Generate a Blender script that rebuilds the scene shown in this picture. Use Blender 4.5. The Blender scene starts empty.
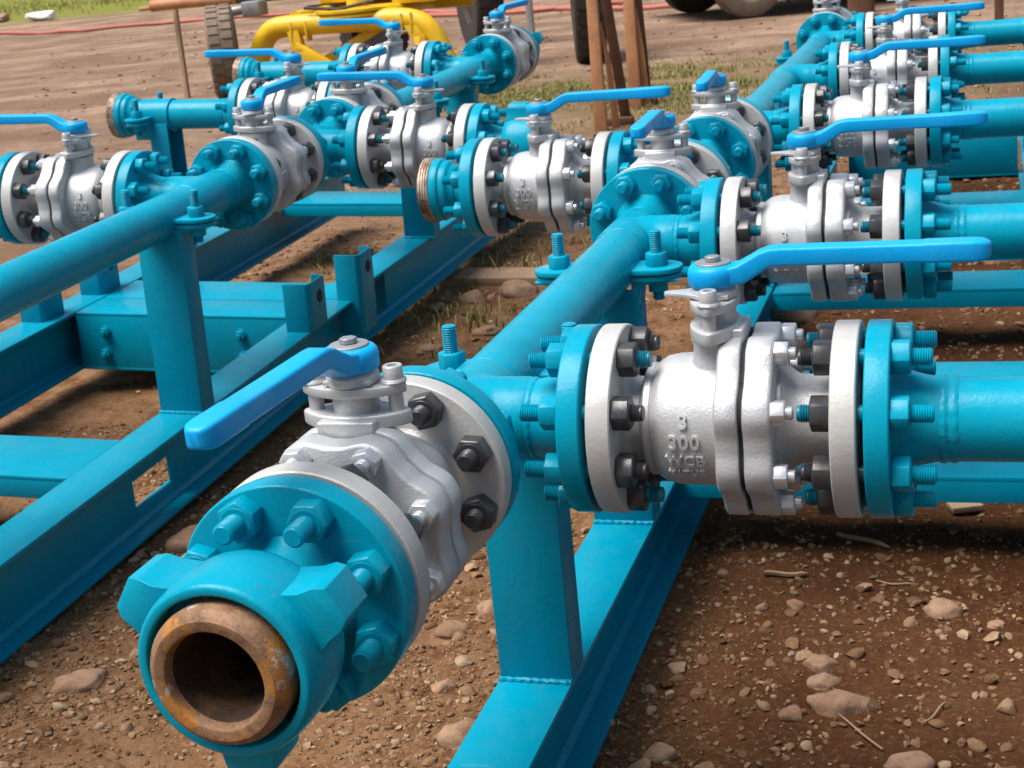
import bpy, bmesh, math, random
import numpy as np
from mathutils import Matrix, Vector, noise
R = math.radians
PI = math.pi
random.seed(7)
S = bpy.context.scene
COL = S.collection

# ------------------------------------------------------------------ materials
MATS = {}
def new_mat(name):
    m = bpy.data.materials.new(name); m.use_nodes = True
    nt = m.node_tree; nt.nodes.clear()
    out = nt.nodes.new('ShaderNodeOutputMaterial'); b = nt.nodes.new('ShaderNodeBsdfPrincipled')
    nt.links.new(b.outputs[0], out.inputs[0]); MATS[name] = m
    return m, nt, b
def N(nt, kind, **kw):
    n = nt.nodes.new(kind)
    for k, v in kw.items():
        if k.startswith('i_'): n.inputs[k[2:].replace('_', ' ')].default_value = v
        else: setattr(n, k, v)
    return n
def coords(nt):
    return N(nt, 'ShaderNodeTexCoord').outputs['Object']
def gcoords(nt):
    return N(nt, 'ShaderNodeNewGeometry').outputs['Position']
def tex_noise(nt, vec, scale, detail=4, rough=.55, dist=0):
    n = N(nt, 'ShaderNodeTexNoise'); n.inputs['Scale'].default_value = scale
    n.inputs['Detail'].default_value = detail; n.inputs['Roughness'].default_value = rough
    n.inputs['Distortion'].default_value = dist
    nt.links.new(vec, n.inputs['Vector']); return n.outputs['Fac']
def ramp(nt, fac, stops, interp='LINEAR'):
    n = N(nt, 'ShaderNodeValToRGB'); cr = n.color_ramp; cr.interpolation = interp
    while len(cr.elements) < len(stops): cr.elements.new(.5)
    for e, (p, c) in zip(cr.elements, stops):
        e.position = p; e.color = (c, c, c, 1) if not isinstance(c, tuple) else (*c, 1)
    nt.links.new(fac, n.inputs[0]); return n.outputs[0]
def mixc(nt, fac, a, b, mode='MIX'):
    n = N(nt, 'ShaderNodeMix', data_type='RGBA', blend_type=mode)
    for sock, v in ((n.inputs[0], fac), (n.inputs[6], a), (n.inputs[7], b)):
        if hasattr(v, 'is_linked'): nt.links.new(v, sock)
        elif isinstance(v, (int, float)): sock.default_value = v
        else: sock.default_value = (*v, 1)
    return n.outputs[2]
def bump(nt, b, h, strength, dist=.002):
    n = N(nt, 'ShaderNodeBump'); n.inputs['Strength'].default_value = strength; n.inputs['Distance'].default_value = dist
    nt.links.new(h, n.inputs['Height']); nt.links.new(n.outputs[0], b.inputs['Normal'])

def paint(name, col, rough=.38, metal=0., var=.12, bumps=.25, bscale=160, dust=.0, dustc=(.30, .19, .12), spec=.5, chips=0., chipc=(.12, .06, .03), runs=0., scr=0.):
    m, nt, b = new_mat(name); P = gcoords(nt)
    big = tex_noise(nt, P, 9, 6, .65)
    c = mixc(nt, ramp(nt, big, [(.25, 0.), (.75, 1.)]), tuple(x*(1-var) for x in col), tuple(min(1, x*(1+var)) for x in col))
    if dust:
        d = tex_noise(nt, P, 22, 7, .7)
        up = N(nt, 'ShaderNodeNewGeometry'); sx = N(nt, 'ShaderNodeSeparateXYZ'); nt.links.new(up.outputs['Normal'], sx.inputs[0])
        f = mixc(nt, ramp(nt, sx.outputs['Z'], [(.2, .35), (.95, 1.)]), (0, 0, 0), ramp(nt, d, [(.46, 0.), (.76, dust)]))
        c = mixc(nt, f, c, dustc)
    if chips:
        d = tex_noise(nt, P, 75, 6, .75)
        c = mixc(nt, ramp(nt, d, [(.665, 0.), (.70, chips)]), c, chipc)
    h = tex_noise(nt, P, bscale, 5, .62)
    if scr:
        mp = N(nt, 'ShaderNodeMapping'); mp.inputs['Scale'].default_value = (14, 60, 190); mp.inputs['Rotation'].default_value = (.4, .9, .5)
        nt.links.new(P, mp.inputs[0]); s1 = tex_noise(nt, mp.outputs[0], 1., 3, .5)
        c = mixc(nt, ramp(nt, s1, [(.70, 0.), (.74, scr)]), c, tuple(min(1, x*.55+.12) for x in col))
    if runs:
        mp = N(nt, 'ShaderNodeMapping'); mp.inputs['Scale'].default_value = (55, 55, 9); nt.links.new(P, mp.inputs[0])
        r1 = tex_noise(nt, mp.outputs[0], 1., 3, .5)
        a1 = N(nt, 'ShaderNodeMath', operation='MULTIPLY_ADD'); nt.links.new(r1, a1.inputs[0]); a1.inputs[1].default_value = runs; nt.links.new(h, a1.inputs[2]); h = a1.outputs[0]
    nt.links.new(c, b.inputs['Base Color'])
    rn = tex_noise(nt, P, 40, 5, .65)
    nt.links.new(ramp(nt, rn, [(.3, max(.05, rough-.11)), (.7, rough+.13)]), b.inputs['Roughness'])
    b.inputs['Metallic'].default_value = metal
    b.inputs['Specular IOR Level'].default_value = spec
    bump(nt, b, h, bumps, .0014)
    return m
TEAL = (.0, .275, .405)
paint('teal_paint', TEAL, .26, 0, .13, .30, 170, .06, spec=.15, chips=.55, chipc=(.10, .10, .09), runs=1.2, scr=.25)
paint('teal_beam_paint', (.0, .24, .365), .32, 0, .09, .36, 150, .07, dustc=(.20, .16, .11), spec=.13, chips=.7, chipc=(.10, .085, .07), runs=1.6, scr=.2)
paint('teal_thread_paint', (.0, .13, .19), .4, 0, .15, .3, 200)
paint('silver_paint', (.50, .505, .52), .43, .40, .09, .42, 330, .22, (.30, .26, .22), chips=.3, chipc=(.22, .19, .16))
paint('cast_letter_paint', (.54, .545, .56), .45, .35, .05, .05, 240)
paint('white_silver_paint', (.50, .495, .485), .46, .22, .09, .34, 160, .55, (.36, .31, .26), chips=.9, chipc=(.24, .20, .165), runs=.8)
paint('cream_paint', (.60, .55, .46), .5, .05, .1, .25, 140, .3, (.35, .25, .15))
paint('dark_nut', (.07, .07, .075), .36, .55, .25, .3, 220, .35, (.12, .10, .085))
paint('zinc_nut', (.66, .66, .68), .33, .6, .08, .2, 240, .12)
paint('blue_lever', (.0, .335, .74), .40, 0, .07, .22, 190, .10, (.25, .3, .4), spec=.25, chips=.25, chipc=(.05, .1, .2), scr=.35)
paint('gasket_black', (.012, .012, .014), .8, 0, .1, .1, 200)
paint('yellow_paint', (.72, .43, .008), .42, 0, .15, .2, 80, .35, (.25, .15, .06))
paint('red_paint', (.36, .035, .025), .4, 0, .12, .1, 60, .3)
paint('red_hose', (.40, .12, .085), .6, 0, .15, .1, 60, .6, (.42, .26, .19))
paint('tyre_tread', (.17, .125, .09), .85, 0, .3, .6, 90, .8, (.34, .24, .16))
paint('tyre_dark', (.028, .022, .02), .75, 0, .3, .4, 60, .6, (.09, .055, .04))
paint('steel_grey', (.32, .33, .35), .45, .5, .2, .2, 60, .3)
paint('dark_iron', (.03, .028, .028), .6, .2, .2, .3, 60, .4)
paint('wood_plank', (.27, .17, .10), .8, 0, .3, .7, 45, .5, (.15, .09, .055))
paint('pale_wood', (.42, .29, .185), .8, 0, .2, .6, 60, .3, (.2, .12, .07))
paint('rusty_steel', (.44, .205, .095), .75, .05, .3, .5, 70, .7, (.42, .22, .10))
paint('dark_rust', (.11, .05, .028), .8, .1, .35, .5, 60, .6, (.2, .09, .045))
paint('white_plastic', (.75, .75, .76), .5, 0, .1, .1, 20, .3)
paint('glass_dark', (.02, .025, .03), .1, 0, .1, .0, 20)
paint('shaded_bore_rust', (.030, .013, .007), .8, 0, .5, 1., 120, .9, (.20, .10, .035), chips=.8, chipc=(.32, .12, .015))  # rust with the shade inside the bore put into its dark base
paint('twig_wood', (.30, .20, .12), .85, 0, .3, .4, 80, .4)

def rust_bore():
    m, nt, b = new_mat('rusted_bore'); P = gcoords(nt)
    n1 = tex_noise(nt, P, 60, 7, .75, .2); n2 = tex_noise(nt, P, 230, 6, .75); n3 = tex_noise(nt, P, 24, 6, .62, .25); n4 = tex_noise(nt, P, 26, 7, .68, .1)
    c = mixc(nt, ramp(nt, n1, [(.36, 0.), (.62, 1.)]), (.15, .07, .034), (.31, .175, .095))
    c = mixc(nt, ramp(nt, n3, [(.54, 0.), (.60, .9)]), c, (.42, .17, .03))
    bare = ramp(nt, n4, [(.59, 0.), (.64, .95)])
    c = mixc(nt, bare, c, (.60, .55, .49))
    c = mixc(nt, ramp(nt, n2, [(.60, 0.), (.74, .7)]), c, (.45, .33, .22))
    c = mixc(nt, ramp(nt, n2, [(.30, .8), (.42, 0.)]), c, (.09, .045, .025))
    nt.links.new(c, b.inputs['Base Color']); b.inputs['Roughness'].default_value = .6
    nt.links.new(ramp(nt, n4, [(.59, .15), (.64, .75)]), b.inputs['Metallic'])
    bump(nt, b, n2, .6, .0016)
rust_bore()
def thread_mat():
    m, nt, b = new_mat('worn_thread'); P = gcoords(nt)
    n1 = tex_noise(nt, P, 35, 5, .7)
    c = mixc(nt, ramp(nt, n1, [(.42, 0.), (.6, 1.)]), (.20, .11, .065), (.52, .43, .34))
    nt.links.new(c, b.inputs['Base Color']); b.inputs['Roughness'].default_value = .5; b.inputs['Metallic'].default_value = .3
    bump(nt, b, n1, .3, .001)
thread_mat()
def stone_mat(name, stops, sc=60):
    m, nt, b = new_mat(name); P = gcoords(nt)
    n1 = tex_noise(nt, P, sc, 7, .75); n2 = tex_noise(nt, P, 14, 4)
    gi = N(nt, 'ShaderNodeNewGeometry')
    c = ramp(nt, gi.outputs['Random Per Island'], stops)
    c = mixc(nt, ramp(nt, n1, [(.32, .55), (.5, 0.)]), c, (.10, .055, .03))
    c = mixc(nt, ramp(nt, n1, [(.55, 0.), (.75, .5)]), c, (.50, .37, .25))
    c = mixc(nt, ramp(nt, n2, [(.45, 0.), (.68, .7)]), c, (.17, .088, .046))
    nt.links.new(c, b.inputs['Base Color']); b.inputs['Roughness'].default_value = .88; b.inputs['Specular IOR Level'].default_value = .25
    bump(nt, b, n1, .8, .006)
stone_mat('stone_tan', [(0., (.25, .15, .085)), (.4, (.33, .215, .13)), (.7, (.40, .28, .18)), (1., (.28, .14, .09))])
stone_mat('gravel_mix', [(0., (.11, .05, .022)), (.3, (.20, .105, .05)), (.6, (.29, .17, .09)), (.85, (.39, .255, .155)), (1., (.47, .34, .225))], 120)

def ground_mat():
    m, nt, b = new_mat('dirt_ground'); P = gcoords(nt)
    sep = N(nt, 'ShaderNodeSeparateXYZ'); nt.links.new(P, sep.inputs[0])
    n1 = tex_noise(nt, P, 1.7, 6, .6); n2 = tex_noise(nt, P, 14, 8, .7); n3 = tex_noise(nt, P, 85, 6, .75); n4 = tex_noise(nt, P, 260, 3, .7)
    # damp reddish-brown soil, drier tan crust in patches
    c = mixc(nt, ramp(nt, n2, [(.32, 0.), (.68, 1.)]), (.080, .029, .0105), (.215, .094, .038))
    c = mixc(nt, ramp(nt, n1, [(.42, 0.), (.66, .7)]), c, (.30, .150, .068))
    c = mixc(nt, ramp(nt, n3, [(.52, 0.), (.66, .85)]), c, (.42, .25, .13))
    c = mixc(nt, ramp(nt, n3, [(.26, .75), (.42, 0.)]), c, (.030, .012, .006))
    # drier gravelly crust on the left side of the front skid
    lx = N(nt, 'ShaderNodeMath', operation='MULTIPLY_ADD'); nt.links.new(n1, lx.inputs[0]); lx.inputs[1].default_value = -.7; lx.inputs[2].default_value = .35
    l2 = N(nt, 'ShaderNodeMath', operation='SUBTRACT'); nt.links.new(lx.outputs[0], l2.inputs[0]); nt.links.new(sep.outputs['X'], l2.inputs[1])
    lm = N(nt, 'ShaderNodeMapRange'); lm.inputs['From Min'].default_value = -.1; lm.inputs['From Max'].default_value = .25; nt.links.new(l2.outputs[0], lm.inputs['Value'])
    lq = N(nt, 'ShaderNodeMath', operation='MULTIPLY'); nt.links.new(lm.outputs[0], lq.inputs[0]); nt.links.new(ramp(nt, n2, [(.40, 0.), (.62, .65)]), lq.inputs[1])
    c = mixc(nt, lq.outputs[0], c, (.33, .20, .115))
    # soil darker towards the right, with a noisy edge
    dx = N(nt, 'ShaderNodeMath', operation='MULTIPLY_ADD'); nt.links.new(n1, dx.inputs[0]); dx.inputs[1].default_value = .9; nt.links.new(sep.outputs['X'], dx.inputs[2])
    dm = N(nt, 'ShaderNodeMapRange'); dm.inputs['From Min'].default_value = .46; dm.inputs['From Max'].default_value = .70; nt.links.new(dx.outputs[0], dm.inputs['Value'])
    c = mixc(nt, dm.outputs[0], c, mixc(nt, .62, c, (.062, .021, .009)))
    # rutted yard further off: dry pinkish mud
    mud = mixc(nt, ramp(nt, n2, [(.3, 0.), (.7, 1.)]), (.19, .122, .083), (.40, .27, .19))
    wv = N(nt, 'ShaderNodeTexNoise'); wv.inputs['Scale'].default_value = 1.; wv.inputs['Detail'].default_value = 6
    mp = N(nt, 'ShaderNodeMapping'); mp.inputs['Scale'].default_value = (1.3, 1.9, 1); mp.inputs['Rotation'].default_value = (0, 0, R(-14))
    nt.links.new(P, mp.inputs[0]); nt.links.new(mp.outputs[0], wv.inputs['Vector'])
    mud = mixc(nt, ramp(nt, wv.outputs[0], [(.36, .75), (.52, 0.)]), mud, (.16, .09, .06))
    mud = mixc(nt, ramp(nt, wv.outputs[0], [(.58, 0.), (.75, .5)]), mud, (.56, .40, .29))
    edge = N(nt, 'ShaderNodeMath', operation='MULTIPLY_ADD'); nt.links.new(n1, edge.inputs[0]); edge.inputs[1].default_value = 3.; nt.links.new(sep.outputs['Y'], edge.inputs[2])
    xm = N(nt, 'ShaderNodeMath', operation='MULTIPLY_ADD'); nt.links.new(sep.outputs['X'], xm.inputs[0]); xm.inputs[1].default_value = -.75; nt.links.new(edge.outputs[0], xm.inputs[2])
    mr = N(nt, 'ShaderNodeMapRange'); mr.inputs['From Min'].default_value = 5.2; mr.inputs['From Max'].default_value = 9.5
    nt.links.new(xm.outputs[0], mr.inputs['Value'])
    mb_ = tex_noise(nt, P, .55, 7, .65)
    mud = mixc(nt, ramp(nt, mb_, [(.40, .75), (.54, 0.)]), mud, (.16, .10, .068))
    mud = mixc(nt, ramp(nt, n3, [(.55, 0.), (.70, .6)]), mud, (.52, .39, .29))
    mud = mixc(nt, ramp(nt, n3, [(.28, .7), (.42, 0.)]), mud, (.10, .06, .04))
    c = mixc(nt, mr.outputs[0], c, mud)
    # mossy, grassy soil behind the manifold
    g = mixc(nt, ramp(nt, n2, [(.38, 0.), (.62, 1.)]), (.17, .10, .05), (.17, .145, .04))
    def band(lo0, lo1, hi0, hi1, sock):
        a = N(nt, 'ShaderNodeMapRange'); a.inputs['From Min'].default_value = lo0; a.inputs['From Max'].default_value = lo1
        d = N(nt, 'ShaderNodeMapRange'); d.inputs['From Min'].default_value = hi1; d.inputs['From Max'].default_value = hi0
        nt.links.new(sock, a.inputs['Value']); nt.links.new(sock, d.inputs['Value'])
        q = N(nt, 'ShaderNodeMath', operation='MULTIPLY'); nt.links.new(a.outputs[0], q.inputs[0]); nt.links.new(d.outputs[0], q.inputs[1])
        return q.outputs[0]
    ye = N(nt, 'ShaderNodeMath', operation='MULTIPLY_ADD'); nt.links.new(n1, ye.inputs[0]); ye.inputs[1].default_value = 2.; nt.links.new(sep.outputs['Y'], ye.inputs[2])
    by = band(6.9, 7.9, 10.2, 11.2, ye.outputs[0]); bx = band(-3.6, -2.9, .3, 1., sep.outputs['X'])
    bb = N(nt, 'ShaderNodeMath', operation='MULTIPLY'); nt.links.new(by, bb.inputs[0]); nt.links.new(bx, bb.inputs[1])
    bs = N(nt, 'ShaderNodeMath', operation='MULTIPLY'); nt.links.new(bb.outputs[0], bs.inputs[0]); nt.links.new(ramp(nt, n2, [(.38, 0.), (.66, .8)]), bs.inputs[1])
    c = mixc(nt, bs.outputs[0], c, g)
    # meadow at the far left
    far = N(nt, 'ShaderNodeMapRange'); far.inputs['From Min'].default_value = 31; far.inputs['From Max'].default_value = 35
    fe = N(nt, 'ShaderNodeMath', operation='MULTIPLY_ADD'); nt.links.new(n1, fe.inputs[0]); fe.inputs[1].default_value = 5.; nt.links.new(sep.outputs['Y'], fe.inputs[2])
    nt.links.new(fe.outputs[0], far.inputs['Value'])
    c = mixc(nt, far.outputs[0], c, mixc(nt, n2, (.12, .125, .025), (.24, .24, .05)))
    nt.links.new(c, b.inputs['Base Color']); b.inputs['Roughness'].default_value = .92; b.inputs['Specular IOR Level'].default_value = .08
    ad = N(nt, 'ShaderNodeMath', operation='MULTIPLY_ADD'); nt.links.new(n3, ad.inputs[0]); ad.inputs[1].default_value = .5
    nt.links.new(n2, ad.inputs[2]); a2 = N(nt, 'ShaderNodeMath', operation='MULTIPLY_ADD'); nt.links.new(n4, a2.inputs[0]); a2.inputs[1].default_value = .16; nt.links.new(ad.outputs[0], a2.inputs[2])
    bump(nt, b, a2.outputs[0], .9, .022)
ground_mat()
def grass_mat():
    m, nt, b = new_mat('grass_blade'); P = gcoords(nt)
    gi = N(nt, 'ShaderNodeNewGeometry')
    c = ramp(nt, gi.outputs['Random Per Island'], [(0., (.085, .115, .018)), (.45, (.16, .165, .03)), (.75, (.28, .23, .075)), (1., (.42, .32, .16))])
    nt.links.new(c, b.inputs['Base Color']); b.inputs['Roughness'].default_value = .8
grass_mat()

# ------------------------------------------------------------------ mesh builder (millimetres in, metres out)
class MB:
    def __init__(s): s.v = []; s.f = []
    def add(s, vs, fs, M=None):
        o = len(s.v)
        if M is not None: vs = [tuple(M @ Vector(p)) for p in vs]
        s.v += vs; s.f += [tuple(i+o for i in f) for f in fs]
        return s
    def data(s, name, mat, smooth=32, bev=0, segs=2, bang=28):
        me = bpy.data.meshes.new(name)
        me.from_pydata([(p[0]*.001, p[1]*.001, p[2]*.001) for p in s.v], [], s.f)
        bm = bmesh.new(); bm.from_mesh(me)
        bmesh.ops.recalc_face_normals(bm, faces=bm.faces)
        if bev:
            es = [e for e in bm.edges if len(e.link_faces) == 2 and e.calc_face_angle(0) > R(bang)]
            bmesh.ops.bevel(bm, geom=es, offset=bev*.001, segments=segs, profile=.5, affect='EDGES', clamp_overlap=True)
        bm.to_mesh(me); bm.free()
        me.materials.append(MATS[mat])
        me.polygons.foreach_set('use_smooth', [True]*len(me.polygons))
        me.set_sharp_from_angle(angle=R(smooth))
        return me
def link(name, me, parent=None, M=None):
    o = bpy.data.objects.new(name, me); COL.objects.link(o)
    if parent is not None: o.parent = parent
    if M is not None:
        M = M.copy(); M.translation = M.translation*.001
        o.matrix_basis = M
    return o
T = lambda x, y, z: Matrix.Translation((x, y, z))
RX = lambda d: Matrix.Rotation(R(d), 4, 'X')
RY = lambda d: Matrix.Rotation(R(d), 4, 'Y')
RZ = lambda d: Matrix.Rotation(R(d), 4, 'Z')
def loft(mb, loops, M=None, caps=True, closed=False):
    n = len(loops[0]); vs = [p for l in loops for p in l]; fs = []
    m = len(loops)
    for i in range(m if closed else m-1):
        a, b = i*n, ((i+1) % m)*n
        for j in range(n):
            k = (j+1) % n; fs.append((a+j, a+k, b+k, b+j))
    if caps and not closed: fs += [tuple(range(n))[::-1], tuple(range((m-1)*n, m*n))]
    mb.add(vs, fs, M)
def lathe(mb, prof, n=48, M=None, rf=None, caps=True, closed=False, ph=0.):
    """prof: (x, r) pairs turned about the X axis; angle 0 points up (+z), 90 degrees to +y."""
    loops = []
    for x, r in prof:
        loops.append([(x, (r if rf is None else rf(r, t))*math.sin(t), (r if rf is None else rf(r, t))*math.cos(t)) for t in [2*PI*(j+ph)/n for j in range(n)]])
    loft(mb, loops, M, caps, closed)
def box(mb, x0, x1, y0, y1, z0, z1, M=None):
    v = [(x, y, z) for x in (x0, x1) for y in (y0, y1) for z in (z0, z1)]
    mb.add(v, [(0, 1, 3, 2), (4, 6, 7, 5), (0, 4, 5, 1), (2, 3, 7, 6), (0, 2, 6, 4), (1, 5, 7, 3)], M)
def prism(mb, pts, z0, z1, M=None):
    loft(mb, [[(x, y, z0) for x, y in pts], [(x, y, z1) for x, y in pts]], M)
def tube(mb, pts, r, n=12, M=None, flat=1.):
    pts = [Vector(p) for p in pts]; loops = []; up = None
    for i, p in enumerate(pts):
        d = (pts[min(i+1, len(pts)-1)]-pts[max(i-1, 0)]).normalized()
        if up is None: up = d.orthogonal().normalized()
        up = (up-d*up.dot(d)).normalized(); w = d.cross(up)
        rr = r[i] if isinstance(r, (list, tuple)) else r
        loops.append([tuple(p+up*math.cos(2*PI*j/n)*rr+w*math.sin(2*PI*j/n)*rr*flat) for j in range(n)])
    loft(mb, loops, M)
def rrect(w, h, r, k=4):
    out = []
    for cx, cy, a0 in ((w/2-r, h/2-r, 0), (-w/2+r, h/2-r, 90), (-w/2+r, -h/2+r, 180), (w/2-r, -h/2+r, 270)):
        for i in range(k+1):
            a = R(a0+90*i/k); out.append((cx+r*math.cos(a), cy+r*math.sin(a)))
    return out
def hexpts(af, rot=0): return [(af/math.sqrt(3)*math.cos(R(60*i+rot)), af/math.sqrt(3)*math.sin(R(60*i+rot))) for i in range(6)]
def obj(name, mb, mat, parent=None, M=None, **kw): return link(name, mb.data(name, mat, **kw), parent, M)
def thing(name, label, cat, M, group=None):
    o = link(name, None, None, None); o.empty_display_size = .05
    o.matrix_basis = M
    o['label'] = label; o['category'] = cat
    if group: o['group'] = group
    return o
def tag(o, label, cat, group=None):
    o['label'] = label; o['category'] = cat
    if group: o['group'] = group
    return o
def wm(F, M):
    """frame F (metres) times a local matrix given in millimetres"""
    M = M.copy(); M.translation = M.translation*.001
    return F @ M

# ------------------------------------------------------------------ frames of the two manifolds (local unit mm; z 0 = pipe axis)
S12, S34, S45 = 897., 996., 1082.
S13 = S12+1226; S14 = S13+S34; S15 = S14+S45; YC = S12+613
GZ = 592.                                    # height of the pipe axis of the right manifold above the ground
FR = Matrix.Translation((0, 0, GZ*.001))
Lm = Matrix(((-0.9988040, 0.0203868, 0.0444401, 0), (-0.0211150, -0.9996494, -0.0159782, 0), (0.0440987, -0.0168974, 0.9988843, 0), (0, 0, 0, 1)))
FL = Matrix.Translation((-1.08712, 2.02726, .03282+GZ*.001)) @ Lm @ Matrix.Translation((0, -YC*.001, 0))

# ------------------------------------------------------------------ shared meshes of small parts (axis along X)
def two_tone(me, mat, x=.0):
    me.materials.append(MATS[mat])
    for p in me.polygons:
        if p.center.x < x: p.material_index = 1
    return me
def hexnut_data(name, af, h, mat, bore=0):
    mb = MB(); rot = 10
    cr = af/2
    loops = [[(x, y, z) for y, z in hexpts(af*k, rot)] for x, k in ((0, .94), (1.6, 1.), (h-1.6, 1.), (h, .93))]
    loft(mb, loops)
    lathe(mb, [(h-.3, cr*.86), (h+.6, cr*.84)], 24)
    return mb.data(name, mat, bev=.5, segs=1, bang=40)
def stud_data(name, x0, x1, r, mat, thr=((0, 0),)):
    mb = MB(); prof = [(x0, r*.78), (x0+1.5, r*.9)]
    x = x0+2
    def inside(x): return any(a <= x <= b for a, b in thr)
    while x < x1-3:
        if inside(x): prof += [(x, r), (x+1.2, r*.86)]; x += 2.5
        else: prof.append((x, r*.93)); x += 8
    prof += [(x1-1.5, r*.9), (x1, r*.78)]
    lathe(mb, prof, 16)
    return mb.data(name, mat, smooth=50)
ME = {}
ME['nut_dark'] = hexnut_data('nut', 33, 19.5, 'dark_nut')
ME['nut_teal'] = hexnut_data('nut', 33, 19.5, 'teal_paint')
ME['stud'] = stud_data('stud_bolt', -72, 63, 9.6, 'teal_thread_paint', ((-72, -48), (46, 63)))
two_tone(ME['stud'], 'teal_paint')
ME['stud_dark'] = two_tone(stud_data('stud_bolt', -72, 63, 9.6, 'dark_nut', ((-72, -48), (46, 63))), 'teal_paint')
ME['cap_nut'] = None

def flange_disc(mb, x0, x1, r=105., rf_side=1, n=72):
    """a plain disc from x0 to x1 with small edge chamfers; raised face 2.4 mm on side +1 / -1"""
    c = 1.6
    prof = [(x0, 40), (x0, r-c-2), (x0+.3, r-c), (x0+c, r-.2), (x0+c+1, r), (x1-c-1, r), (x1-c, r-.2), (x1-.3, r-c), (x1, r-c-2), (x1, 40)]
    lathe(mb, prof, n, caps=False)
BOLT_A = [22.5+45*k for k in range(8)]
def put_bolts(parent, x, side, kind, name='nut'):
    """eight nuts standing on the disc face at x, pointing along side"""
    for k, a in enumerate(BOLT_A):
        M = T(x, 84*math.sin(R(a)), 84*math.cos(R(a))) @ RX(-a+random.uniform(-40, 40))
        if side < 0: M = M @ RZ(180)
        link(name, ME[kind], parent, M)
def put_studs(parent, flip=False, kind='stud'):
    for a in BOLT_A:
        M = T(random.uniform(-4, 4), 84*math.sin(R(a)), 84*math.cos(R(a))) @ RX(random.uniform(0, 90))
        if flip: M = M @ RZ(180)
        link('stud_bolt', ME['stud_dark' if kind == 'stud' and random.random() < .22 else kind], parent, M)

# ------------------------------------------------------------------ ball valve (x 0..283 along the flow, stem up)
STEM = 130.
def scallop(r, t): return r*(1.008+.046*max(-1, min(1, 1.25*math.cos(8*(t-R(22.5))))))
def text_mesh(lines, size):
    """raised cast letters wrapped round the barrel; returns list of (verts, faces) in plane x,y with depth"""
    out = []
    for txt, dy, sz in lines:
        cu = bpy.data.curves.new('t', 'FONT'); cu.body = txt; cu.size = sz; cu.align_x = 'CENTER'; cu.align_y = 'CENTER'; cu.extrude = 0; cu.resolution_u = 3; cu.offset = sz*.016
        cu.space_character = 1.12
        o = bpy.data.objects.new('t', cu); COL.objects.link(o)
        dg = bpy.context.evaluated_depsgraph_get(); dg.update()
        me = o.evaluated_get(dg).to_mesh()
        vs = [(v.co.x, v.co.y+dy) for v in me.vertices]; fs = [tuple(p.vertices) for p in me.polygons]
        ed = {}
        for f in fs:
            for i in range(len(f)):
                e = (f[i], f[(i+1) % len(f)]); k = tuple(sorted(e)); ed.setdefault(k, []).append(e)
        border = [v[0] for v in ed.values() if len(v) == 1]
        out.append((vs, fs, border)); o.evaluated_get(dg).to_mesh_clear()
        bpy.data.objects.remove(o); bpy.data.curves.remove(cu)
    return out
def lettering_data():
    out = []
    tm = text_mesh([('3', 23, 21), ('300', 1, 21), ('WCB', -20, 17), ("Y1TL'E", -37, 12)], 10)
    for side in (-1, 1):
        mb = MB()
        for vs, fs, border in tm:
            def P(x, y, r):
                a = R(90)+(-y/72.)         # angle from the top
                a += R(3)
                xx = 101+x if side < 0 else 101-x
                rr = r+(.0 if xx > 80 else -(80-xx)*.12)
                return (xx, side*rr*math.sin(a), rr*math.cos(a))
            n = len(vs)
            V = [P(x, y, 76.2) for x, y in vs]+[P(x, y, 70.5) for x, y in vs]
            F = list(fs)+[(a, b, b+n, a+n) for a, b in border]
            mb.add(V, F)
        out.append(mb.data('cast_lettering', 'cast_letter_paint', bev=0, smooth=24))
    return out
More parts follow.
